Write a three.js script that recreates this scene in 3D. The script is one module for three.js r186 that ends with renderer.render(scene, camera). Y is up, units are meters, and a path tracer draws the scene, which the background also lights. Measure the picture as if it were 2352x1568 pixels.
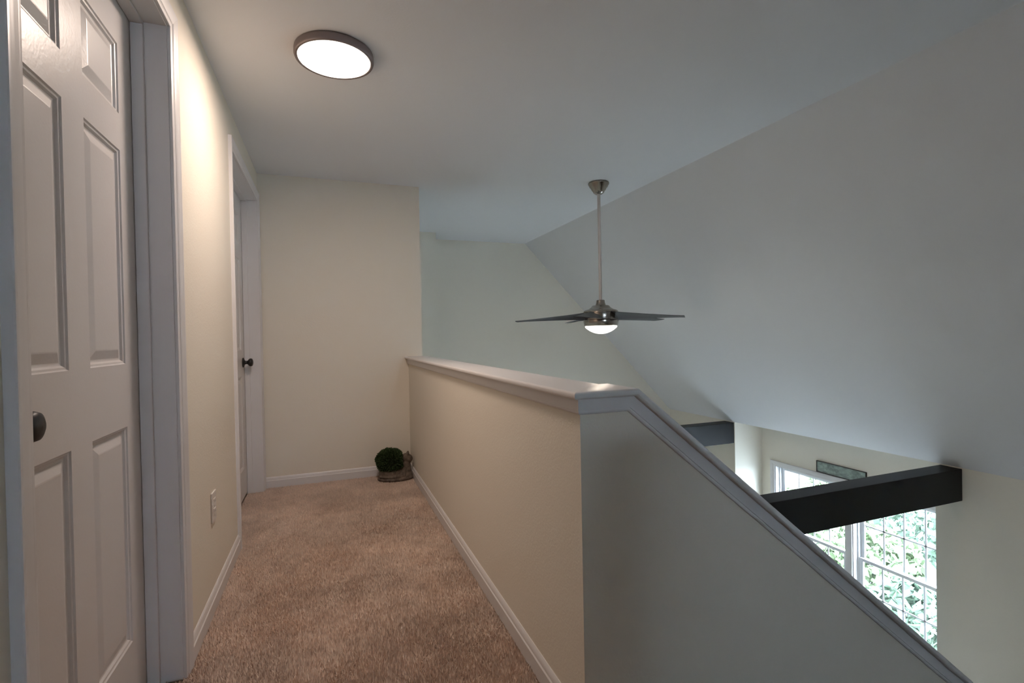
import * as THREE from 'three';
import { mergeGeometries, mergeVertices, toCreasedNormals } from 'three/addons/utils/BufferGeometryUtils.js';
import { RoundedBoxGeometry } from 'three/addons/geometries/RoundedBoxGeometry.js';
import { MarchingCubes } from 'three/addons/objects/MarchingCubes.js';
import { RectAreaLightUniformsLib } from 'three/addons/lights/RectAreaLightUniformsLib.js';

RectAreaLightUniformsLib.init();
const scene = new THREE.Scene();

// ---------------------------------------------------------------- camera
const camera = new THREE.PerspectiveCamera(68.83, 2352 / 1568, 0.02, 200);
camera.position.set(0, 1.0554, 0);
{
  const F = new THREE.Vector3(0.34781465, -0.01041508, -0.93750546);
  const R = new THREE.Vector3(0.93731454, -0.01917073, 0.3479568);
  const U = new THREE.Vector3(0.02159666, 0.99976198, -0.00309434);
  camera.quaternion.setFromRotationMatrix(new THREE.Matrix4().makeBasis(R, U, F.clone().negate()));
}
// ---------------------------------------------------------------- sky, exposure
scene.background = new THREE.Color().setRGB(0.70, 0.875, 1.07);   // bright overcast
scene.backgroundIntensity = 49;
const renderer = new THREE.WebGLRenderer({ antialias: true });
renderer.toneMapping = THREE.LinearToneMapping;
renderer.toneMappingExposure = 1.0;
renderer.shadowMap.enabled = true;

// ---------------------------------------------------------------- measures (metres)
const H = 2.25;                       // flat ceiling
const XL = -0.445, WT = 0.116;        // hall face of the left wall, its thickness
const ZE = -3.96;                     // end wall
const XH = 0.597, XO = 0.707;         // half wall: hall face, outer face
const ZS = -1.1235, ZSB = -1.2335;    // stair wall: stair face, outer face
const YC = 0.9136;                    // top of the cap
const XC = 2.427, XR = 4.652, YP = -0.046;   // ceiling crease, right wall, slope foot
const ZF = -5.994;                    // far wall of the great room
const ZO1 = -2.62, ZO2 = -4.765;      // bay opening
const XA = 5.079;                     // bay window wall
const YL = -2.47;                     // lower floor
const HD = 2.035;                     // door head
const ZB = 5.0;                       // wall behind the camera

// ---------------------------------------------------------------- helpers
let seed = 12345;
const rnd = () => { seed = (seed * 1664525 + 1013904223) >>> 0; return seed / 4294967296; };
function hash(x, y) { let h = (x * 374761393 + y * 668265263) | 0; h = Math.imul(h ^ (h >>> 13), 1274126177); return ((h ^ (h >>> 16)) >>> 0) / 4294967296; }
function vnoise(x, y, period = 0) {
  const xi = Math.floor(x), yi = Math.floor(y), fx = x - xi, fy = y - yi;
  const w = (a) => period ? ((a % period) + period) % period : a;
  const u = fx * fx * (3 - 2 * fx), v = fy * fy * (3 - 2 * fy);
  const a = hash(w(xi), w(yi)), b = hash(w(xi + 1), w(yi)), c = hash(w(xi), w(yi + 1)), d = hash(w(xi + 1), w(yi + 1));
  return (a * (1 - u) + b * u) * (1 - v) + (c * (1 - u) + d * u) * v;
}
function noiseTexture(n, octaves, color, metres, lo = 0, hi = 1) {
  const data = new Uint8Array(n * n * 4);
  for (let y = 0; y < n; y++) for (let x = 0; x < n; x++) {
    let s = 0, t = 0;
    for (const [cells, amp] of octaves) { s += amp * vnoise(x / n * cells, y / n * cells, cells); t += amp; }
    const v = lo + (hi - lo) * s / t, k = (y * n + x) * 4;
    for (let c = 0; c < 3; c++) data[k + c] = Math.max(0, Math.min(255, 255 * v * (color ? color[c] : 1)));
    data[k + 3] = 255;
  }
  const t = new THREE.DataTexture(data, n, n);
  t.wrapS = t.wrapT = THREE.RepeatWrapping; t.magFilter = THREE.LinearFilter; t.minFilter = THREE.LinearMipmapLinearFilter;
  t.repeat.set(1 / metres, 1 / metres); t.generateMipmaps = true; t.needsUpdate = true;
  if (color) t.colorSpace = THREE.SRGBColorSpace;
  return t;
}
const peel = noiseTexture(512, [[128, 1], [64, 0.7], [200, 0.5]], null, 0.6);
const brushed = noiseTexture(256, [[64, 1], [128, 1]], null, 0.2, 0.35, 0.65);
const lin = (r, g, b) => new THREE.Color().setRGB(r, g, b);
const M = {
  wall: new THREE.MeshStandardMaterial({ color: lin(0.80, 0.750, 0.648), roughness: 0.75, bumpMap: peel, bumpScale: 0.0004 }),
  ceil: new THREE.MeshStandardMaterial({ color: lin(0.83, 0.83, 0.835), roughness: 0.9, bumpMap: peel, bumpScale: 0.0004 }),
  trim: new THREE.MeshPhysicalMaterial({ color: lin(0.74, 0.725, 0.72), roughness: 0.36 }),
  door: new THREE.MeshPhysicalMaterial({ color: lin(0.72, 0.70, 0.69), roughness: 0.34, bumpMap: peel, bumpScale: 0.0002 }),
  carpet: new THREE.MeshStandardMaterial({ color: lin(0.42, 0.33, 0.265), roughness: 1 }),
  pile: new THREE.MeshStandardMaterial({ color: lin(1, 1, 1), roughness: 0.95 }),
  wood: new THREE.MeshStandardMaterial({ color: lin(0.47, 0.46, 0.45), roughness: 0.6 }),
  dimFloor: new THREE.MeshStandardMaterial({ color: lin(0.20, 0.16, 0.13), roughness: 0.5 }),  // dark tone that limits bounce from the unseen entry floor
  black: new THREE.MeshStandardMaterial({ color: lin(0.012, 0.012, 0.013), roughness: 0.42 }),
  beam: new THREE.MeshPhysicalMaterial({ color: lin(0.005, 0.005, 0.006), roughness: 0.55, specularIntensity: 0.55, bumpMap: brushed, bumpScale: 0.0005 }),
  nickel: new THREE.MeshPhysicalMaterial({ color: lin(0.34, 0.31, 0.27), roughness: 0.2, metalness: 1, anisotropy: 0.4 }),
  rod: new THREE.MeshStandardMaterial({ color: lin(0.55, 0.50, 0.47), roughness: 0.4, metalness: 0.3 }),
  bronze: new THREE.MeshStandardMaterial({ color: lin(0.24, 0.195, 0.185), roughness: 0.45, metalness: 0.5 }),
  blade: new THREE.MeshStandardMaterial({ color: lin(0.025, 0.026, 0.028), roughness: 0.45 }),
  vinyl: new THREE.MeshStandardMaterial({ color: lin(0.78, 0.79, 0.80), roughness: 0.4 }),
  glass: new THREE.MeshPhysicalMaterial({ color: 0xffffff, roughness: 0.02, transmission: 1, thickness: 0, ior: 1.5 }),
  plate: new THREE.MeshPhysicalMaterial({ color: lin(0.74, 0.71, 0.66), roughness: 0.35 }),
};

function metricUV(g) {
  const o = g.index ? g.toNonIndexed() : g;
  const p = o.attributes.position, uv = new Float32Array(p.count * 2), a = new THREE.Vector3(), b = new THREE.Vector3(), c = new THREE.Vector3();
  for (let i = 0; i < p.count; i += 3) {
    a.fromBufferAttribute(p, i); b.fromBufferAttribute(p, i + 1); c.fromBufferAttribute(p, i + 2);
    const n = b.clone().sub(a).cross(c.clone().sub(a)), ax = Math.abs(n.x), ay = Math.abs(n.y), az = Math.abs(n.z);
    [a, b, c].forEach((q, k) => {
      const [u, v] = ax >= ay && ax >= az ? [q.z, q.y] : ay >= az ? [q.x, q.z] : [q.x, q.y];
      uv[(i + k) * 2] = u; uv[(i + k) * 2 + 1] = v;
    });
  }
  o.setAttribute('uv', new THREE.BufferAttribute(uv, 2));
  return o;
}
const box = (x0, x1, y0, y1, z0, z1) => {
  const g = new THREE.BoxGeometry(Math.abs(x1 - x0), Math.abs(y1 - y0), Math.abs(z1 - z0));
  g.translate((x0 + x1) / 2, (y0 + y1) / 2, (z0 + z1) / 2); return metricUV(g);
};
const rbox = (x0, x1, y0, y1, z0, z1, r = 0.004) => {
  const g = new RoundedBoxGeometry(Math.abs(x1 - x0), Math.abs(y1 - y0), Math.abs(z1 - z0), 3, r);
  g.translate((x0 + x1) / 2, (y0 + y1) / 2, (z0 + z1) / 2); return metricUV(g);
};
// polygon in x-y, extruded from z0 to z1
function polyXY(pts, z0, z1, bevel = 0) {
  const s = new THREE.Shape(pts.map(([x, y]) => new THREE.Vector2(x, y)));
  const g = new THREE.ExtrudeGeometry(s, { depth: Math.abs(z1 - z0) - 2 * bevel, bevelEnabled: bevel > 0, bevelSize: bevel, bevelThickness: bevel, bevelOffset: -bevel, bevelSegments: 4 });
  g.translate(0, 0, Math.min(z0, z1) + bevel);
  return metricUV(g);
}
// polygon in z-y with holes, extruded from x0 to x1
function polyZY(pts, holes, x0, x1) {
  const V = ([z, y]) => new THREE.Vector2(-z, y);
  const s = new THREE.Shape(pts.map(V));
  for (const h of holes) s.holes.push(new THREE.Path(h.map(V)));
  const g = new THREE.ExtrudeGeometry(s, { depth: Math.abs(x1 - x0), bevelEnabled: false });
  g.applyMatrix4(new THREE.Matrix4().makeBasis(new THREE.Vector3(0, 0, -1), new THREE.Vector3(0, 1, 0), new THREE.Vector3(1, 0, 0)));
  g.translate(Math.min(x0, x1), 0, 0);
  return metricUV(g);
}
// a moulding: profile points (u across, t out of the wall), run from s0 + k0 u to s1 + k1 u; axes say where s, u and t point
function moulding(profile, s0, s1, k0, k1, origin, sAxis, uAxis, tAxis) {
  const o = new THREE.Vector3(...origin), S = new THREE.Vector3(...sAxis), U = new THREE.Vector3(...uAxis), T = new THREE.Vector3(...tAxis);
  const at = (s, [u, t]) => o.clone().addScaledVector(S, s).addScaledVector(U, u).addScaledVector(T, t);
  const A = profile.map((q) => at(s0 + k0 * q[0], q)), B = profile.map((q) => at(s1 + k1 * q[0], q)), pos = [];
  const flip = new THREE.Vector3().crossVectors(S, U).dot(T) < 0;
  const area = profile.reduce((w, [u, t], i) => { const [u2, t2] = profile[(i + 1) % profile.length]; return w + u * t2 - u2 * t; }, 0);
  const rev = flip !== (area < 0);
  const tri = (a, b, c) => pos.push(...(rev ? [a, c, b] : [a, b, c]).flatMap((v) => v.toArray()));
  for (let i = 0; i < A.length; i++) { const j = (i + 1) % A.length; tri(A[i], B[j], A[j]); tri(A[i], B[i], B[j]); }
  const caps = THREE.ShapeUtils.triangulateShape(profile.map(([u, t]) => new THREE.Vector2(u, t)), []);
  for (const [a, b, c] of caps) { tri(A[a], A[b], A[c]); tri(B[a], B[c], B[b]); }
  const g = new THREE.BufferGeometry();
  g.setAttribute('position', new THREE.Float32BufferAttribute(pos, 3));
  g.computeVertexNormals();
  return metricUV(toCreasedNormals(g, 0.6));
}
const lathe = (pts, n = 64) => { const g = new THREE.LatheGeometry(pts.map(([r, y]) => new THREE.Vector2(r, y)), n); return g; };

const taken = {};
function numbered(name) { const k = taken[name] = (taken[name] ?? -1) + 1; return k ? `${name}_${String(k).padStart(3, '0')}` : name; }
function mesh(name, geos, mat, parent, part = true) {
  geos = Array.isArray(geos) ? geos : [geos];
  const g = geos.length > 1 ? mergeGeometries(geos.map((q) => q.index ? q.toNonIndexed() : q)) : geos[0];
  const m = new THREE.Mesh(g, mat);
  m.name = parent ? name : numbered(name); m.castShadow = m.receiveShadow = true;
  (parent ?? scene).add(m);
  return m;
}
function struct(name, geos, mat, label, category) {
  const m = mesh(name, geos, mat); m.userData = { kind: 'structure', label, category }; return m;
}
function structGroup(name, label, category, pos = [0, 0, 0]) {
  const g = new THREE.Group(); g.name = name; g.position.set(...pos); g.userData = { kind: 'structure', label, category }; scene.add(g); return g;
}
function thing(name, label, category, pos = [0, 0, 0], turn = 0, group) {
  const g = new THREE.Group(); g.name = numbered(name); g.position.set(...pos); g.rotation.y = turn;
  g.userData = { label, category }; if (group) g.userData.group = group; scene.add(g); return g;
}

// ================================================================ the shell
const D1 = [-1.0, -1.82], D2 = [-2.905, -3.875];        // clear openings of the two doors (near, far edge)
const J = 0.018;                                          // jamb board
struct('floor', [box(-1.4, XH, -0.36, -0.006, ZF, ZB), box(XH, 0.76, -0.36, -0.006, ZS, ZB)], M.carpet, 'tan carpeted floor of the upstairs hall', 'floor');
{ // pile: short leaning tufts, one object
  const g = new THREE.ConeGeometry(0.0041, 0.015, 6, 1, true); g.translate(0, 0.0055, 0);
  const step = 0.0060, xs = [], m = new THREE.Matrix4(), q = new THREE.Quaternion(), e = new THREE.Euler(), c = new THREE.Color();
  const spots = [];
  for (let x = XL - 0.09; x < XH - 0.004; x += step) for (let z = ZE + 0.004; z < -0.75; z += step) {
    if (x < XL + 0.004 && !((z < D1[0] && z > D1[1]) || (z < D2[0] && z > D2[1]))) continue;
    spots.push([x + (rnd() - 0.5) * step * 0.9, z + (rnd() - 0.5) * step * 0.9]);
  }
  const pile = new THREE.InstancedMesh(g, M.pile, spots.length);
  spots.forEach(([x, z], i) => {
    const lx = vnoise(x * 4.1 + 7, z * 4.1) * 0.5 + vnoise(x * 11 + 3, z * 11) * 0.3 + vnoise(x * 33 + 3, z * 33) * 0.2 - 0.5;
    const lz = vnoise(x * 4.3 + 71, z * 3.9 + 9) * 0.5 + vnoise(x * 12 + 31, z * 12) * 0.3 + vnoise(x * 30 + 39, z * 33) * 0.2 - 0.5;
    e.set(1.3 * lz + (rnd() - 0.5) * 0.7, rnd() * 6.28, -1.3 * lx + (rnd() - 0.5) * 0.7); q.setFromEuler(e);
    const s = 0.8 + rnd() * 0.5;
    m.compose(new THREE.Vector3(x, -0.008 + 0.003 * rnd(), z), q, new THREE.Vector3(1, s, 1)); pile.setMatrixAt(i, m);
    const k = 0.84 + 0.26 * rnd() + 0.24 * (vnoise(x * 5 + 50, z * 5) + 0.6 * vnoise(x * 17, z * 17 + 4) - 0.8);
    c.setRGB(0.70 * k, 0.56 * k, 0.465 * k); pile.setColorAt(i, c);
  });
  pile.name = 'carpet_pile'; pile.userData = { kind: 'stuff', label: 'short twisted tan carpet pile' }; pile.castShadow = pile.receiveShadow = true;
  scene.getObjectByName('floor').add(pile);
}
struct('ceiling', box(-1.4, XC, H, H + 0.12, ZF - 0.1, ZB), M.ceil, 'flat off white ceiling above hall and great room', 'ceiling');
struct('ceiling_slope', polyXY([[XC, H], [XR, YP], [XR + 0.11, YP], [XR + 0.11, 0.12], [XC + 0.14, H + 0.12], [XC, H + 0.12]], ZF - 0.1, ZB + 0.1), M.ceil, 'sloped off white ceiling falling towards the bay window', 'ceiling');
// left wall of the hall, with two door openings
struct('wall_left', polyZY([[ZB, -0.006], [ZB, H], [ZE - 0.1, H], [ZE - 0.1, -0.006],
  [D2[1] - J, -0.006], [D2[1] - J, HD + J], [D2[0] + J, HD + J], [D2[0] + J, -0.006],
  [D1[1] - J, -0.006], [D1[1] - J, HD + J], [D1[0] + J, HD + J], [D1[0] + J, -0.006]], [], XL - WT, XL), M.wall, 'cream hall wall with two white doors', 'wall');
struct('wall_end', box(-1.4, XO, -0.006, H, ZE - 0.1, ZE), M.wall, 'cream wall closing the end of the hall', 'wall');
struct('wall_block_side', [box(XO - 0.1, XO, YL, H, ZF, ZE - 0.1), box(XO - 0.1, XO, YL, -0.16, ZE - 0.1, ZE)], M.wall, 'cream side wall between hall block and great room', 'wall');
struct('wall_half', box(XH, XO, YL, YC - 0.0195, ZE, ZSB), M.wall, 'cream half wall along the hall', 'wall');
const SL = 0.812, XB = 0.757;                             // slope of the stair wall, where it starts
const cap = (x) => YC - Math.max(0, x - XB) * SL;         // top of the stair cap
const vt = (t) => t * Math.sqrt(1 + SL * SL);             // vertical drop of a thickness on the slope
const bend = (t) => XB - t * (Math.sqrt(1 + SL * SL) - 1) / SL;   // where a line t below the cap bends
const capLine = (t, x1, end) => [[end, YC - t], [bend(t), YC - t], [x1, YC - (x1 - XB) * SL - vt(t)]];
const XS1 = 3.75;
struct('wall_stair', polyXY([[XH, YL], ...capLine(0.0195, XS1, XH), [XS1, YL]], ZSB, ZS), M.wall, 'cream sloped half wall beside the stairs', 'wall');
struct('wall_great_room_far', box(XO - 0.1, XR + 0.11, YL, H + 0.1, ZF - 0.1, ZF), M.wall, 'cream gable wall at the far end of the great room', 'wall');
struct('wall_jog', box(XO, 1.185, YL, H, ZF, -5.6145), M.wall, 'narrow cream wall jutting from the far gable wall', 'wall');
struct('wall_right', [box(XR, XR + 0.11, YL, YP, ZO1, ZB), box(XR, XR + 0.11, YL, YP, ZF, ZO2)], M.wall, 'cream outer wall on both sides of the bay', 'wall');
// bay with the two windows
const W1 = [-4.57, -3.69], W2 = [-3.622, -2.742], WY = [-2.05, -0.572];
const hole = ([a, b]) => [[a, WY[0]], [b, WY[0]], [b, WY[1]], [a, WY[1]]];
struct('wall_bay_side', [box(XR + 0.11, XA + 0.11, YL, YP, ZO2 - 0.1, ZO2), box(XR + 0.11, XA + 0.11, YL, YP, ZO1, ZO1 + 0.1)], M.wall, 'cream side walls of the window bay', 'wall');
struct('wall_bay', polyZY([[ZO1, YL], [ZO1, YP], [ZO2, YP], [ZO2, YL]], [hole(W1), hole(W2)], XA, XA + 0.11), M.wall, 'cream bay wall around the two windows', 'wall');
struct('ceiling_bay', box(XR + 0.11, XA + 0.11, YP, YP + 0.1, ZO2 - 0.1, ZO1 + 0.1), M.ceil, 'white ceiling of the window bay', 'ceiling');
struct('floor_entry', box(XO - 0.1, XR + 0.11, YL - 0.1, YL, ZSB, ZB + 0.1), M.dimFloor, 'unseen brown floor at the foot of the stairs darkened to cut bounced light', 'floor');  // unseen part of the floor, made dark so less light bounces onto nearby walls
struct('floor_lower', box(XO - 0.1, XA + 0.11, YL - 0.1, YL, ZF - 0.1, ZSB), M.wood, 'light grey floor of the great room below', 'floor');
// outside the frame: the wall beside the stairs, the wall behind the camera with an added window, the closed rooms behind the doors
struct('wall_landing', [box(0.76, 0.87, YL, YC - 0.02, -0.1, ZB), rbox(0.735, 0.895, YC - 0.02, YC, -0.13, ZB, 0.006)], M.wall, 'cream half wall along the landing', 'wall');
const BW = [0.55, 1.75, 1.42, 1.78];
struct('wall_back', [box(-1.4, BW[0], YL, H, ZB, ZB + 0.1), box(BW[1], XR + 0.11, YL, H, ZB, ZB + 0.1), box(BW[0], BW[1], YL, BW[2], ZB, ZB + 0.1), box(BW[0], BW[1], BW[3], H, ZB, ZB + 0.1)], M.wall, 'cream wall behind landing and great room with a small added window', 'wall');
struct('wall_outer', box(-1.5, -1.4, -0.36, H, ZF - 0.1, ZB + 0.1), M.wall, 'outer wall of the rooms behind the doors', 'wall');
struct('wall_outer_far', box(-1.4, XO - 0.1, -0.36, H, ZF - 0.1, ZF), M.wall, 'far outer wall of the rooms behind the doors', 'wall');

// ================================================================ trim
const CW = 0.057;
const casingProfile = [[0, 0], [0, 0.0085], [0.004, 0.0105], [0.014, 0.0105], [0.018, 0.0135], [0.040, 0.0145], [0.048, 0.0170], [0.055, 0.0170], [0.057, 0.015], [0.057, 0]];
function doorTrim(name, [zn, zf], label) {
  const g = structGroup(name, label, 'door frame');
  const r = 0.004;
  mesh('casing_leg', moulding(casingProfile, 0, HD + r, 0, 1, [XL, 0, zn + r], [0, 1, 0], [0, 0, 1], [1, 0, 0]), M.trim, g);
  mesh('casing_leg', moulding(casingProfile, 0, HD + r, 0, 1, [XL, 0, zf - r], [0, 1, 0], [0, 0, -1], [1, 0, 0]), M.trim, g);
  mesh('casing_head', moulding(casingProfile, zf - r, zn + r, -1, 1, [XL, HD + r, 0], [0, 0, 1], [0, 1, 0], [1, 0, 0]), M.trim, g);
  const x0 = XL - WT, x1 = XL;
  mesh('jamb', box(x0, x1, 0, HD, zn, zn + J), M.trim, g);
  mesh('jamb', box(x0, x1, 0, HD, zf - J, zf), M.trim, g);
  mesh('jamb_head', box(x0, x1, HD, HD + J, zf - J, zn + J), M.trim, g);
  const s0 = XL - 0.093, s1 = XL - 0.060;
  mesh('door_stop', rbox(s0, s1, 0, HD - 0.01, zn - 0.01, zn + 0.001, 0.002), M.trim, g);
  mesh('door_stop', rbox(s0, s1, 0, HD - 0.01, zf - 0.001, zf + 0.01, 0.002), M.trim, g);
  mesh('door_stop', rbox(s0, s1, HD - 0.01, HD + 0.001, zf, zn, 0.002), M.trim, g);
  return g;
}
doorTrim('trim_1', D1, 'white frame and casing of the large panelled door');
doorTrim('trim_2', D2, 'white frame and casing of the door at the end of the hall');

const baseProfile = [[0, 0], [0.0, 0.013], [0.052, 0.013], [0.056, 0.0095], [0.061, 0.0095], [0.068, 0.0065], [0.0755, 0.004], [0.0776, 0.002], [0.0776, 0]];
struct('baseboard_left', moulding(baseProfile, D1[1] - 0.004 - CW, D2[0] + 0.004 + CW, 0, 0, [XL, 0, 0], [0, 0, 1], [0, 1, 0], [1, 0, 0]), M.trim, 'white baseboard under the outlet between the doors', 'baseboard');
struct('baseboard_near', moulding(baseProfile, D1[0] + 0.004 + CW, ZB, 0, 0, [XL, 0, 0], [0, 0, 1], [0, 1, 0], [1, 0, 0]), M.trim, 'white baseboard before the large panelled door', 'baseboard');
struct('baseboard_end', moulding(baseProfile, XL, XH - 0.013, 0, 0, [0, 0, ZE], [1, 0, 0], [0, 1, 0], [0, 0, 1]), M.trim, 'white baseboard along the end wall of the hall', 'baseboard');
struct('baseboard_half', moulding(baseProfile, ZE, ZS, 0, 0, [XH, 0, 0], [0, 0, 1], [0, 1, 0], [-1, 0, 0]), M.trim, 'white baseboard along the half wall', 'baseboard');

// cap of the half wall and of the stair wall: a profile carried through sections, each a function of (u across, t down)
function sweep(profile, sections) {
  const pos = [], S = sections.map((f) => profile.map(([u, t]) => f(u, t))), n = profile.length;
  for (let k = 0; k + 1 < S.length; k++) for (let i = 0; i < n; i++) {
    const j = (i + 1) % n;
    for (const v of [S[k][i], S[k][j], S[k + 1][j], S[k][i], S[k + 1][j], S[k + 1][i]]) pos.push(...v);
  }
  const caps = THREE.ShapeUtils.triangulateShape(profile.map(([u, t]) => new THREE.Vector2(u, t)), []);
  for (const [a, b, c] of caps) { pos.push(...S[0][a], ...S[0][c], ...S[0][b]); const e = S[S.length - 1]; pos.push(...e[a], ...e[b], ...e[c]); }
  const g = new THREE.BufferGeometry(); g.setAttribute('position', new THREE.Float32BufferAttribute(pos, 3)); g.computeVertexNormals();
  return metricUV(toCreasedNormals(g, 0.7));
}
const OV = 0.030, TH = 0.0195, WB = XO - XH + 2 * OV;
const bull = [];
for (let k = 0; k <= 8; k++) { const a = k / 8 * Math.PI; bull.push([TH / 2 - TH / 2 * Math.sin(a), TH / 2 + TH / 2 * Math.cos(a)]); }
for (let k = 0; k <= 8; k++) { const a = k / 8 * Math.PI; bull.push([WB - TH / 2 + TH / 2 * Math.sin(a), TH / 2 - TH / 2 * Math.cos(a)]); }
const beadProfile = [[0, 0.0503], [0, 0.0600], [0.0035, 0.0600], [0.0065, 0.0580], [0.0085, 0.0535], [0.0085, 0.0512], [0.0080, 0.0503]];
{
  const g = structGroup('trim_3', 'white bullnosed cap and moulding on the half wall', 'wall cap');
  mesh('cap_board', sweep(bull, [(u, t) => [XH - OV + u, YC - t, ZE], (u, t) => [XH - OV + u, YC - t, ZS + OV - u]]), M.trim, g);
  mesh('apron', [box(XH - 0.010, XH, YC - 0.050, YC - TH, ZE, ZS), box(XO, XO + 0.010, YC - 0.05, YC - TH, ZE, ZSB)], M.trim, g);
  mesh('bead', sweep(beadProfile, [(u, t) => [XH - u, YC - t, ZE], (u, t) => [XH - u, YC - t, ZS + u]]), M.trim, g);
}
{
  const g = structGroup('trim_4', 'white bullnosed cap and moulding descending the stair wall', 'wall cap');
  const low = (t) => YC - (XS1 - XB) * SL - vt(t), z1 = ZS + OV;
  mesh('cap_board', sweep(bull, [(u, t) => [XH - OV + u, YC - t, z1 - u], (u, t) => [Math.max(bend(t), XH - OV + u), YC - t, z1 - u], (u, t) => [XS1, low(t), z1 - u]]), M.trim, g);
  const band = (t0, t1, end) => [...capLine(t0, XS1, end), ...capLine(t1, XS1, end).reverse()];
  mesh('apron', polyXY(band(TH, 0.050, XH - 0.010), ZS, ZS + 0.010), M.trim, g);
  mesh('bead', sweep(beadProfile, [(u, t) => [XH - u, YC - t, ZS + u], (u, t) => [bend(t), YC - t, ZS + u], (u, t) => [XS1, low(t), ZS + u]]), M.trim, g);
}

// ================================================================ doors
function panelGeometry(w, h) {
  // rings from the frame inwards: [inset, depth]
  const R = [[0, 0], [0.003, -0.0035], [0.0075, -0.0045], [0.012, -0.0095], [0.0155, -0.0105], [0.0185, -0.0105], [0.040, -0.0035], [0.043, -0.0030]];
  const pos = [], ring = ([i, d]) => [[i, i, d], [w - i, i, d], [w - i, h - i, d], [i, h - i, d]];
  for (let k = 0; k + 1 < R.length; k++) {
    const a = ring(R[k]), b = ring(R[k + 1]);
    for (let s = 0; s < 4; s++) { const t = (s + 1) % 4; pos.push(...a[s], ...a[t], ...b[t], ...a[s], ...b[t], ...b[s]); }
  }
  const f = ring(R[R.length - 1]); pos.push(...f[0], ...f[1], ...f[2], ...f[0], ...f[2], ...f[3]);
  const k = [[0, 0, -0.035], [w, 0, -0.035], [w, h, -0.035], [0, h, -0.035]]; pos.push(...k[0], ...k[2], ...k[1], ...k[0], ...k[3], ...k[2]);
  const g = new THREE.BufferGeometry(); g.setAttribute('position', new THREE.Float32BufferAttribute(pos, 3)); g.computeVertexNormals();
  return metricUV(g);
}
function knob(parent, x, y) {
  const pts = [[0, 0], [0.032, 0], [0.033, 0.003], [0.031, 0.007], [0.022, 0.010], [0.0125, 0.015], [0.011, 0.024], [0.0135, 0.031], [0.021, 0.036], [0.0265, 0.043], [0.0275, 0.050], [0.0245, 0.058], [0.015, 0.0625], [0, 0.064]];
  const g = lathe(pts, 40); g.rotateX(Math.PI / 2); g.translate(x, y, 0);
  const k = mesh('door_knob', g, M.black, parent); k.userData.label = 'black door knob';
}
function sixPanelDoor(name, [zn, zf], cols, knobAt, label) {
  const w = zn - zf - 0.006, y0 = 0.018, h = HD - y0 - 0.003;
  const g = structGroup(name, label, 'door', [XL - 0.094, y0, zn - 0.003]); g.rotation.y = Math.PI / 2;   // local x runs away along the hall, local z faces the hall
  const rows = [[0.205, 0.820], [0.998, 1.603], [1.707, 1.905]].map((r) => r.map((y) => y - y0));
  const s = new THREE.Shape([[0, 0], [w, 0], [w, h], [0, h]].map(([x, y]) => new THREE.Vector2(x, y)));
  for (const [a, b] of cols) for (const [c, d] of rows) s.holes.push(new THREE.Path([[a, c], [a, d], [b, d], [b, c]].map(([x, y]) => new THREE.Vector2(x, y))));
  const e = new THREE.ExtrudeGeometry(s, { depth: 0.035, bevelEnabled: false }); e.translate(0, 0, -0.035);
  mesh('door_leaf', metricUV(e), M.door, g);
  for (const [a, b] of cols) for (const [c, d] of rows) { const p = mesh('panel', panelGeometry(b - a, d - c), M.door, g); p.position.set(a, c, 0); }
  knob(g, knobAt, 0.912 - y0);
  return g;
}
sixPanelDoor('door_1', D1, [[0.13, 0.377], [0.484, 0.709]], 0.113, 'white six panel door with black knob in the hall');
sixPanelDoor('door_2', D2, [[0.115, 0.425], [0.535, 0.845]], 0.964 - 0.072, 'white panelled door with black knob next to the end wall');

// ================================================================ stairs going down beside the stair wall (below the frame)
{
  const g = structGroup('staircase', 'carpeted stairs descending beside the sloped half wall', 'stairs');
  const n = 13, rise = -YL / n, run = rise / SL;
  for (let k = 1; k < n; k++) mesh('step', box(0.76 + (k - 1) * run, 0.76 + k * run + 0.02, YL, -k * rise, ZS + 0.001, -0.1), M.carpet, g);
}

// ================================================================ ceiling light in the hall
{
  const g = thing('ceiling_light', 'round flush ceiling light with bronze rim glowing over the hall', 'ceiling light', [0.0545, H, -2.207]);
  mesh('rim', lathe([[0.02, -0.002], [0.149, -0.0005], [0.156, -0.003], [0.1575, -0.010], [0.1575, -0.026], [0.155, -0.0325], [0.149, -0.0345], [0.1445, -0.033], [0.1435, -0.027], [0.02, -0.025]], 96), M.bronze, g).userData.label = 'bronze rim';
  const lens = new THREE.MeshStandardMaterial({ color: lin(0.9, 0.88, 0.85), roughness: 0.5, emissive: lin(1, 0.93, 0.84), emissiveIntensity: 2.2 });
  const l = mesh('light_lens', lathe([[0.1437, -0.028], [0.143, -0.033], [0.12, -0.0355], [0.06, -0.0375], [0, -0.038]], 96), lens, g); l.userData.label = 'glowing white lens';
  const a = new THREE.RectAreaLight(lin(1, 0.805, 0.69), 116, 0.2, 0.2);
  a.position.set(0, -0.0415, 0); a.rotation.x = -Math.PI / 2; a.name = 'ceiling_light_glow'; g.add(a);
}

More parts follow.
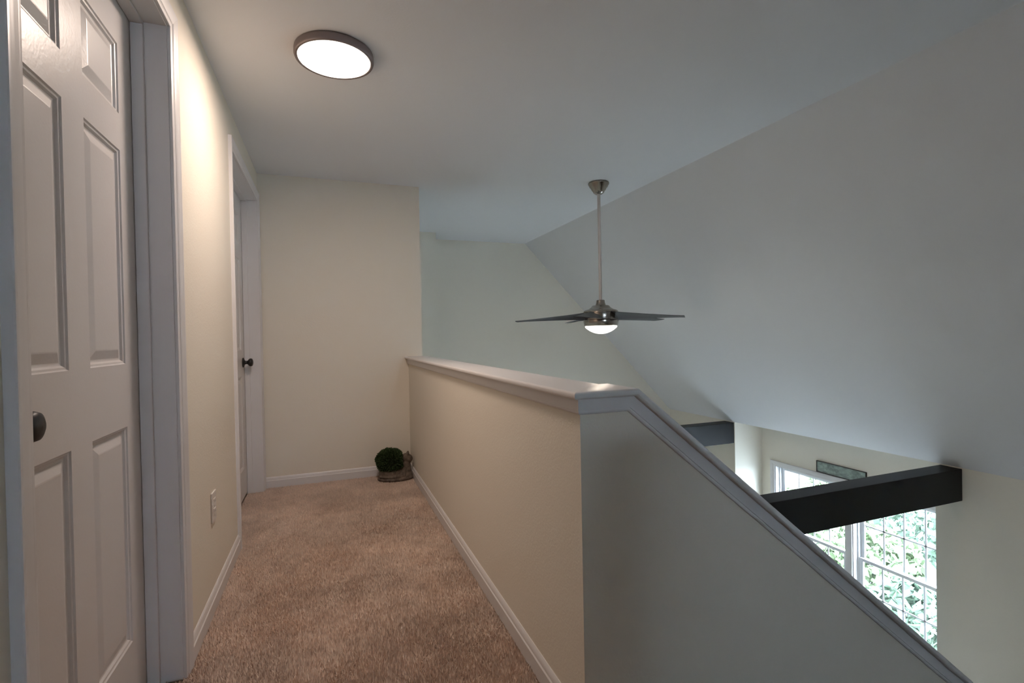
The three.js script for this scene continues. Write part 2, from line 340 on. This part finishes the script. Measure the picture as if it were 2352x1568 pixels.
// ================================================================ ceiling fan in the great room
{
  const FX = 2.031, FZ = -3.446;
  const g = thing('ceiling_fan', 'brushed nickel ceiling fan with five black blades and lit bowl', 'ceiling fan', [FX, H, FZ]);
  const Y = (y) => y - H;
  mesh('canopy', lathe([[0, -0.001], [0.080, -0.001], [0.0825, -0.006], [0.081, -0.016], [0.074, -0.022], [0.0725, -0.032], [0.060, -0.046], [0.057, -0.055], [0.045, -0.070], [0.040, -0.080], [0.026, -0.089], [0.012, -0.090], [0, -0.090]]), M.nickel, g).userData.label = 'stepped nickel canopy';
  const rod = new THREE.CylinderGeometry(0.0127, 0.0127, 2.165 - 1.318, 24); rod.translate(0, Y((2.165 + 1.318) / 2), 0);
  mesh('downrod', rod, M.rod, g);
  mesh('motor_housing', lathe([[0, Y(1.328)], [0.029, Y(1.328)], [0.032, Y(1.324)], [0.033, Y(1.310)], [0.040, Y(1.287)], [0.043, Y(1.283)], [0.062, Y(1.285)], [0.067, Y(1.282)], [0.078, Y(1.268)], [0.100, Y(1.255)], [0.122, Y(1.249)], [0.132, Y(1.243)], [0.1355, Y(1.236)], [0.1355, Y(1.231)]]), M.nickel, g).userData.label = 'brushed nickel housing';
  mesh('motor_band', lathe([[0.1355, Y(1.231)], [0.130, Y(1.230)], [0.130, Y(1.228)], [0.1345, Y(1.227)], [0.1345, Y(1.176)], [0.130, Y(1.175)], [0.130, Y(1.172)], [0.1355, Y(1.171)]]), M.nickel, g);
  mesh('light_fitter', lathe([[0.1355, Y(1.171)], [0.1365, Y(1.158)], [0.135, Y(1.142)], [0.131, Y(1.129)], [0.128, Y(1.1245)], [0.124, Y(1.1245)]]), M.nickel, g);
  const bowl = new THREE.MeshStandardMaterial({ color: lin(0.9, 0.88, 0.85), roughness: 0.4, emissive: lin(1, 0.95, 0.88), emissiveIntensity: 2.0 });
  const gl = [[0.122, Y(1.1245)], [0.1245, Y(1.121)], [0.1245, Y(1.117)]]; for (let k = 0; k <= 14; k++) { const a = 0.80 * (1 - k / 14), R = 0.1235 / Math.sin(0.80); gl.push([R * Math.sin(a), Y(1.113) - R * (Math.cos(a) - Math.cos(0.80))]); }
  mesh('light_bowl', lathe(gl.reverse()), bowl, g).userData.label = 'glowing white glass bowl';
  const p = new THREE.PointLight(lin(1, 0.84, 0.68), 0.4); p.position.set(0, Y(1.105), 0); p.shadow.radius = 3; p.castShadow = true; p.name = 'ceiling_fan_glow'; g.add(p);
  // sculpted blades: strongly pitched at the root, flat at the tip
  const nu = 26, nv = 8, r0 = 0.118, r1 = 0.665, pos = [], idx = [];
  const at = (u, v, side) => {
    const r = r0 + (r1 - r0) * u, w = 0.128 - 0.020 * u + 0.012 * Math.sin(Math.PI * u);
    const pitch = THREE.MathUtils.lerp(0.53, 0.09, Math.min(1, Math.pow(u, 0.6) * 1.02));
    const q = v - 0.5, zz = q * w, skew = (u > 0.9 ? (u - 0.9) * 10 : 0) * 0.035 * q;
    const thick = 0.0035 * (1 - Math.pow(Math.abs(2 * q), 3)) + 0.0012;
    const y = Math.sin(pitch) * zz + side * thick + 0.008 * (1 - 4 * q * q) * (1 - u);
    return [r + skew, y + THREE.MathUtils.lerp(1.203, 1.172, u) - H, Math.cos(pitch) * zz - 0.012 * u];
  };
  for (const side of [1, -1]) for (let i = 0; i <= nu; i++) for (let j = 0; j <= nv; j++) pos.push(...at(i / nu, j / nv, side));
  const n1 = (nu + 1) * (nv + 1), id = (s, i, j) => (s ? n1 : 0) + i * (nv + 1) + j;
  for (let i = 0; i < nu; i++) for (let j = 0; j < nv; j++) {
    idx.push(id(0, i, j), id(0, i, j + 1), id(0, i + 1, j), id(0, i, j + 1), id(0, i + 1, j + 1), id(0, i + 1, j));
    idx.push(id(1, i, j), id(1, i + 1, j), id(1, i, j + 1), id(1, i, j + 1), id(1, i + 1, j), id(1, i + 1, j + 1));
  }
  for (let i = 0; i < nu; i++) { idx.push(id(0, i, 0), id(0, i + 1, 0), id(1, i, 0), id(1, i, 0), id(0, i + 1, 0), id(1, i + 1, 0)); idx.push(id(0, i, nv), id(1, i, nv), id(0, i + 1, nv), id(1, i, nv), id(1, i + 1, nv), id(0, i + 1, nv)); }
  for (let j = 0; j < nv; j++) { idx.push(id(0, nu, j), id(0, nu, j + 1), id(1, nu, j), id(1, nu, j), id(0, nu, j + 1), id(1, nu, j + 1)); }
  const bg = new THREE.BufferGeometry(); bg.setAttribute('position', new THREE.Float32BufferAttribute(pos, 3)); bg.setIndex(idx); bg.computeVertexNormals();
  const blade = toCreasedNormals(bg, 0.7);
  for (let k = 0; k < 5; k++) {
    const phi = THREE.MathUtils.degToRad(-84 + 72 * k), fx = -0.507, fz = 0.862, lx = 0.862, lz = 0.507;
    const dx = fx * Math.cos(phi) + lx * Math.sin(phi), dz = fz * Math.cos(phi) + lz * Math.sin(phi);
    const b = mesh('blade', blade, M.blade, g); b.rotation.y = Math.atan2(-dz, dx); b.userData.label = 'curved black fan blade';
  }
}

// ================================================================ beams
for (const [za, zb, label] of [[-2.434, -2.584, 'black painted beam crossing in front of the bay window'], [-4.775, -4.925, 'black painted beam on the far side of the bay']]) {
  const m = mesh('ceiling_beam', rbox(XO, XR, -0.305, -0.053, za, zb, 0.004), M.beam); m.userData = { label, category: 'beam' };
}

// ================================================================ windows of the bay
function bayWindow(name, [a, b], label) {
  const g = structGroup(name, label, 'window');
  const [y0, y1] = WY, fx0 = XA + 0.052, fx1 = XA + 0.11, f = 0.028;
  mesh('window_frame', [box(fx0, fx1, y0, y1, a, a + f), box(fx0, fx1, y0, y1, b - f, b), box(fx0, fx1, y1 - f, y1, a + f, b - f), box(fx0, fx1, y0, y0 + f, a + f, b - f)], M.vinyl, g);
  mesh('jamb_liner', [box(XA, fx0, y0, y1, a, a + 0.012), box(XA, fx0, y0, y1, b - 0.012, b), box(XA, fx0, y1 - 0.012, y1, a + 0.012, b - 0.012), box(XA - 0.03, fx0, y0, y0 + 0.02, a + 0.012, b - 0.012)], M.trim, g);
  const mid = -1.322, s = 0.040;
  for (const [sy0, sy1, x0, x1] of [[mid - 0.016, y1 - f, fx0 + 0.030, fx0 + 0.052], [y0 + f, mid + 0.016, fx0 + 0.004, fx0 + 0.028]]) {
    const sa = a + f, sb = b - f, rail = 0.032;
    const sash = mesh('sash', [rbox(x0, x1, sy0, sy1, sa, sa + s, 0.003), rbox(x0, x1, sy0, sy1, sb - s, sb, 0.003), rbox(x0, x1, sy0, sy0 + rail, sa + s, sb - s, 0.003), rbox(x0, x1, sy1 - rail, sy1, sa + s, sb - s, 0.003)], M.vinyl, g);
    const xm = (x0 + x1) / 2;
    mesh('pane', box(xm - 0.002, xm - 0.0018, sy0 + rail, sy1 - rail, sa + s, sb - s), M.glass, sash);
    for (let k = 1; k < 4; k++) { const z = sa + s + (sb - sa - 2 * s) * k / 4; mesh('muntin', box(xm, xm + 0.006, sy0 + rail, sy1 - rail, z - 0.008, z + 0.008), M.vinyl, sash); }
    const y = (sy0 + sy1) / 2; mesh('muntin', box(xm, xm + 0.006, y - 0.008, y + 0.008, sa + s, sb - s), M.vinyl, sash);
  }
}
bayWindow('window_1', W1, 'white double hung window under the small sign');
bayWindow('window_2', W2, 'white double hung window below the near black beam');
{
  const g = structGroup('trim_5', 'white casing around the pair of bay windows', 'window casing');
  const [y0, y1] = WY, a = W1[0], b = W2[1], P = casingProfile;
  mesh('casing_leg', moulding(P, y0 - 0.02, y1, 0, 1, [XA, 0, a], [0, 1, 0], [0, 0, -1], [-1, 0, 0]), M.trim, g);
  mesh('casing_leg', moulding(P, y0 - 0.02, y1, 0, 1, [XA, 0, b], [0, 1, 0], [0, 0, 1], [-1, 0, 0]), M.trim, g);
  mesh('casing_head', moulding(P, a, b, -1, 1, [XA, y1, 0], [0, 0, 1], [0, 1, 0], [-1, 0, 0]), M.trim, g);
  mesh('mullion', rbox(XA - 0.012, XA + 0.11, y0 - 0.02, y1, W1[1], W2[0], 0.003), M.trim, g);
  mesh('window_sill', rbox(XA - 0.05, XA + 0.02, y0 - 0.03, y0 + 0.0, a - 0.08, b + 0.08, 0.006), M.trim, g);
  mesh('sill_apron', box(XA - 0.014, XA, y0 - 0.09, y0 - 0.03, a - 0.05, b + 0.05), M.trim, g);
}
// added unseen window behind the camera, sized and placed to throw daylight forward
{
  const g = structGroup('window_3', 'wide low white framed window added high in the back wall for daylight', 'window');
  const [a, b, c, d] = BW, f = 0.035;
  mesh('window_frame', [box(a, a + f, c, d, ZB + 0.02, ZB + 0.08), box(b - f, b, c, d, ZB + 0.02, ZB + 0.08), box(a + f, b - f, c, c + f, ZB + 0.02, ZB + 0.08), box(a + f, b - f, d - f, d, ZB + 0.02, ZB + 0.08), box(1.135, 1.165, c + f, d - f, ZB + 0.02, ZB + 0.08)], M.vinyl, g);
  mesh('pane', box(a + f, b - f, c + f, d - f, ZB + 0.05, ZB + 0.0502), M.glass, g);
}
// small sign over the window
{
  const g = thing('wall_sign', 'small weathered grey green board with dark frame over the window', 'sign', [XA - 0.001, -0.447, -3.735]);
  const n = 256, m = 64, data = new Uint8Array(n * m * 4);
  for (let y = 0; y < m; y++) for (let x = 0; x < n; x++) {
    const s = 0.5 * vnoise(x / 22, y / 16) + 0.3 * vnoise(x / 9 + 40, y / 8) + 0.2 * vnoise(x / 3 + 9, y / 3);
    const k = (y * n + x) * 4, v = 0.72 + 0.6 * s;
    data[k] = 134 * v; data[k + 1] = 147 * v; data[k + 2] = 139 * v; data[k + 3] = 255;
  }
  const t = new THREE.DataTexture(data, n, m); t.magFilter = THREE.LinearFilter; t.colorSpace = THREE.SRGBColorSpace; t.needsUpdate = true;
  const face = new THREE.BoxGeometry(0.010, 0.112, 0.535); face.translate(-0.007, 0, 0);
  mesh('board', face, new THREE.MeshStandardMaterial({ map: t, roughness: 0.7 }), g);
  const dark = new THREE.MeshStandardMaterial({ color: lin(0.035, 0.030, 0.027), roughness: 0.6 });
  mesh('frame', [rbox(-0.018, -0.001, 0.055, 0.063, -0.2735, 0.2735, 0.002), rbox(-0.018, -0.001, -0.063, -0.055, -0.2735, 0.2735, 0.002), rbox(-0.018, -0.001, -0.055, 0.055, -0.2735, -0.2655, 0.002), rbox(-0.018, -0.001, -0.055, 0.055, 0.2655, 0.2735, 0.002)], dark, g);
}

// ================================================================ outlet on the left wall
{
  const g = thing('wall_outlet', 'white duplex outlet plate low on the hall wall', 'outlet', [XL, 0.396, -2.292], Math.PI / 2);
  mesh('cover_plate', rbox(-0.036, 0.036, -0.06, 0.06, 0, 0.0065, 0.003), M.plate, g);
  const slot = new THREE.MeshStandardMaterial({ color: lin(0.03, 0.03, 0.03), roughness: 0.7 });
  for (const y of [-0.0195, 0.0195]) {
    const r = mesh('receptacle', rbox(-0.0165, 0.0165, y - 0.014, y + 0.014, 0.004, 0.0085, 0.002), M.plate, g);
    mesh('slot', box(-0.0075, -0.0055, y - 0.002, y + 0.006, 0.008, 0.0087), slot, r);
    mesh('slot', box(0.0055, 0.0075, y - 0.002, y + 0.006, 0.008, 0.0087), slot, r);
  }
  const sc = new THREE.CylinderGeometry(0.003, 0.003, 0.003, 12); sc.rotateX(Math.PI / 2); sc.translate(0, 0, 0.0065); mesh('screw', sc, M.plate, g);
}

// ================================================================ snail planter in the corner
{
  const g = thing('snail_planter', 'brown stone snail planter with a clipped green shell of leaves', 'planter', [0.462, 0, -3.80], -0.10);
  const cell = 0.0045, N = 68, half = cell * N / 2;
  const mc = new MarchingCubes(N, new THREE.MeshBasicMaterial(), false, false, 120000); mc.isolation = 0;
  const cx = 0.0, cy = 0.115, cz = 0.0;
  const cap3 = (p, a, b, ra, rb) => {
    const d = [b[0] - a[0], b[1] - a[1], b[2] - a[2]], e = [p[0] - a[0], p[1] - a[1], p[2] - a[2]];
    const t = Math.max(0, Math.min(1, (d[0] * e[0] + d[1] * e[1] + d[2] * e[2]) / (d[0] ** 2 + d[1] ** 2 + d[2] ** 2)));
    return Math.hypot(e[0] - d[0] * t, e[1] - d[1] * t, e[2] - d[2] * t) - (ra + (rb - ra) * t);
  };
  const ell = (p, c, r) => { const k = Math.hypot((p[0] - c[0]) / r[0], (p[1] - c[1]) / r[1], (p[2] - c[2]) / r[2]); return (k - 1) * Math.min(...r); };
  const smin = (a, b, k) => { const h = Math.max(0, Math.min(1, 0.5 + 0.5 * (b - a) / k)); return b * (1 - h) + a * h - k * h * (1 - h); };
  const sdf = (p) => {
    let d = ell(p, [0.0, 0.016, 0], [0.130, 0.030, 0.086]);                                  // foot
    d = smin(d, ell(p, [-0.036, 0.058, 0], [0.086, 0.060, 0.070]), 0.014);                   // shell bowl
    d = smin(d, cap3(p, [0.066, 0.040, 0], [0.078, 0.120, 0.004], 0.050, 0.031), 0.02);      // neck
    d = smin(d, cap3(p, [0.076, 0.160, 0.004], [0.092, 0.152, 0.006], 0.034, 0.033), 0.008); // head
    d = smin(d, cap3(p, [-0.09, 0.018, 0], [-0.112, 0.012, 0], 0.022, 0.010), 0.02);         // tail
    for (const z of [-0.016, 0.018]) d = smin(d, cap3(p, [0.086, 0.180, z], [0.092, 0.196, z * 1.2], 0.0095, 0.0085), 0.006);   // tentacles
    // a ridge winding along the side where the shell meets the foot
    d -= 0.006 * Math.exp(-(((p[1] - 0.038 - 0.16 * Math.pow(Math.max(0, p[0] + 0.02), 1.4)) / 0.007) ** 2)) * (p[0] > -0.12 && p[0] < 0.07 ? 1 : 0);
    d = Math.max(d, -p[1]);
    return d;
  };
  for (let k = 0; k < N; k++) for (let j = 0; j < N; j++) for (let i = 0; i < N; i++) {
    const p = [(-1 + 2 * i / N) * half + cx, (-1 + 2 * j / N) * half + cy, (-1 + 2 * k / N) * half + cz];
    mc.field[i + j * N + k * N * N] = -sdf(p);
  }
  mc.update();
  const P = mc.positionArray.slice(0, mc.count * 3);
  for (let i = 0; i < mc.count; i++) { P[3 * i] = P[3 * i] * half + cx; P[3 * i + 1] = Math.max(0, P[3 * i + 1] * half + cy); P[3 * i + 2] = P[3 * i + 2] * half + cz; }
  let bg = new THREE.BufferGeometry(); bg.setAttribute('position', new THREE.BufferAttribute(P, 3)); bg = mergeVertices(bg, 1e-5); bg.computeVertexNormals();
  const col = new Float32Array(bg.attributes.position.count * 3);
  for (let i = 0; i < col.length / 3; i++) {
    const x = bg.attributes.position.getX(i), y = bg.attributes.position.getY(i), z = bg.attributes.position.getZ(i);
    const s = 0.55 * vnoise(x * 60 + z * 37, y * 60 + 5) + 0.45 * vnoise(x * 190 + 11, y * 190 + z * 120), k = 0.35 + 1.3 * s;
    col[3 * i] = 0.135 * k; col[3 * i + 1] = 0.106 * k; col[3 * i + 2] = 0.082 * k;
  }
  bg.setAttribute('color', new THREE.BufferAttribute(col, 3));
  mesh('snail_body', bg, new THREE.MeshStandardMaterial({ vertexColors: true, roughness: 0.8 }), g).userData.label = 'mottled brown stone snail body';
  // leaves
  const quad = (() => { const q = new THREE.BufferGeometry(); q.setAttribute('position', new THREE.Float32BufferAttribute([0, 0, 0, 0.0035, 0.0055, 0.001, 0, 0.012, 0, 0, 0, 0, 0, 0.012, 0, -0.0035, 0.0055, 0.001], 3)); q.computeVertexNormals(); return q; })();
  const leaves = [], cc = new THREE.Color();
  const centre = [-0.040, 0.143, 0], rad = [0.099, 0.088, 0.086];
  for (let i = 0; i < 9000; i++) {
    const u = rnd() * 2 - 1, t = rnd() * Math.PI * 2, s = Math.sqrt(1 - u * u), n = new THREE.Vector3(s * Math.cos(t), u, s * Math.sin(t));
    if (n.y < -0.75 || (n.x > 0.86 && n.y < 0.55)) continue;
    const lump = (0.94 + 0.12 * vnoise(n.x * 5 + 9, n.y * 5 + n.z * 4)) * (1 - 0.34 * rnd() * rnd());
    const pos = new THREE.Vector3(centre[0] + n.x * rad[0] * lump, centre[1] + n.y * rad[1] * lump, n.z * rad[2] * lump);
    const dir = n.clone().add(new THREE.Vector3(rnd() - 0.5, rnd() - 0.3, rnd() - 0.5).multiplyScalar(1.5)).normalize();
    const q = new THREE.Quaternion().setFromUnitVectors(new THREE.Vector3(0, 1, 0), dir).multiply(new THREE.Quaternion().setFromAxisAngle(new THREE.Vector3(0, 1, 0), rnd() * 6.28));
    const L = quad.clone().applyMatrix4(new THREE.Matrix4().compose(pos, q, new THREE.Vector3(1, 1, 1).multiplyScalar(0.95 + 0.55 * rnd())));
    const k = 0.6 + 0.8 * rnd(), c = new Float32Array(18); for (let v = 0; v < 6; v++) { c[3 * v] = 0.036 * k; c[3 * v + 1] = 0.070 * k; c[3 * v + 2] = 0.020 * k; }
    L.setAttribute('color', new THREE.BufferAttribute(c, 3)); leaves.push(L);
  }
  const f = mesh('foliage', mergeGeometries(leaves), new THREE.MeshStandardMaterial({ vertexColors: true, roughness: 0.7, side: THREE.DoubleSide }), g); f.userData.label = 'dark green clipped leaves';
}

// ================================================================ outside
{
  const ground = struct('ground', box(5.4, 60, -3.3, -3.2, -50, 40), new THREE.MeshStandardMaterial({ color: lin(0.5, 0.5, 0.48), roughness: 1, map: noiseTexture(256, [[16, 1], [64, 0.6], [128, 0.4]], [1, 1, 1], 3, 0.7, 1) }), 'pale gravel yard outside the bay window', 'ground');
  const leafMat = new THREE.MeshStandardMaterial({ vertexColors: true, roughness: 0.8, side: THREE.DoubleSide });
  const shrub = (x, z, r, h, label, tint) => {
    const g = thing('shrub', label, 'shrub', [x, -3.2, z], rnd() * 6);
    const pos = [], col = [];
    for (let i = 0; i < 1500; i++) {
      const u = rnd() * 1.6 - 0.6, t = rnd() * 6.283, s = Math.sqrt(Math.max(0, 1 - u * u)), k = 0.65 + 0.4 * rnd();
      const c = new THREE.Vector3(s * Math.cos(t) * r * k, Math.max(0.04, h * 0.45 + u * h * 0.55 * k), s * Math.sin(t) * r * k);
      const a = new THREE.Vector3(rnd() - 0.5, rnd() - 0.5, rnd() - 0.5).normalize().multiplyScalar(0.05 + 0.06 * rnd()), b = new THREE.Vector3(rnd() - 0.5, rnd() - 0.5, rnd() - 0.5).normalize().multiplyScalar(0.04 + 0.04 * rnd());
      const P = [c.clone().sub(a), c.clone().add(b), c.clone().add(a), c.clone().sub(a), c.clone().add(a), c.clone().sub(b)];
      const w = 0.6 + 0.8 * rnd(); for (const p of P) { pos.push(p.x, Math.max(0.01, p.y), p.z); col.push(tint[0] * w, tint[1] * w, tint[2] * w); }
    }
    const bg = new THREE.BufferGeometry(); bg.setAttribute('position', new THREE.Float32BufferAttribute(pos, 3)); bg.setAttribute('color', new THREE.Float32BufferAttribute(col, 3)); bg.computeVertexNormals();
    mesh('foliage', bg, leafMat, g);
    const st = new THREE.CylinderGeometry(0.02, 0.035, h * 0.6, 8); st.translate(0, h * 0.3, 0); mesh('stem', st, M.wood, g);
  };
  const spots = [[7.4, -4.4, 0.55, 0.8], [8.3, -5.6, 0.7, 1.0], [9.0, -4.3, 0.6, 0.7], [9.0, -7.3, 0.7, 1.1], [10.4, -5.9, 0.9, 1.0], [10.6, -7.8, 0.8, 1.2], [12.3, -6.7, 0.9, 1.1], [12.6, -9.0, 1.0, 1.3], [6.9, -6.3, 0.45, 0.6], [15.6, -7.2, 1.1, 1.3], [14.8, -11.6, 1.2, 1.6], [17.5, -10.2, 1.3, 1.7]];
  spots.forEach(([x, z, r, h], i) => shrub(x, z, r, h, 'leafy green shrub in the yard outside the bay window', i % 2 ? [0.10, 0.135, 0.066] : [0.075, 0.115, 0.075]));
  scene.traverse((o) => { if (o.name.startsWith('shrub')) o.userData.group = 'shrubs outside the bay window'; });
}

scene.traverse((o) => { if (o.isMesh) o.castShadow = o.receiveShadow = true; });
renderer.render(scene, camera);
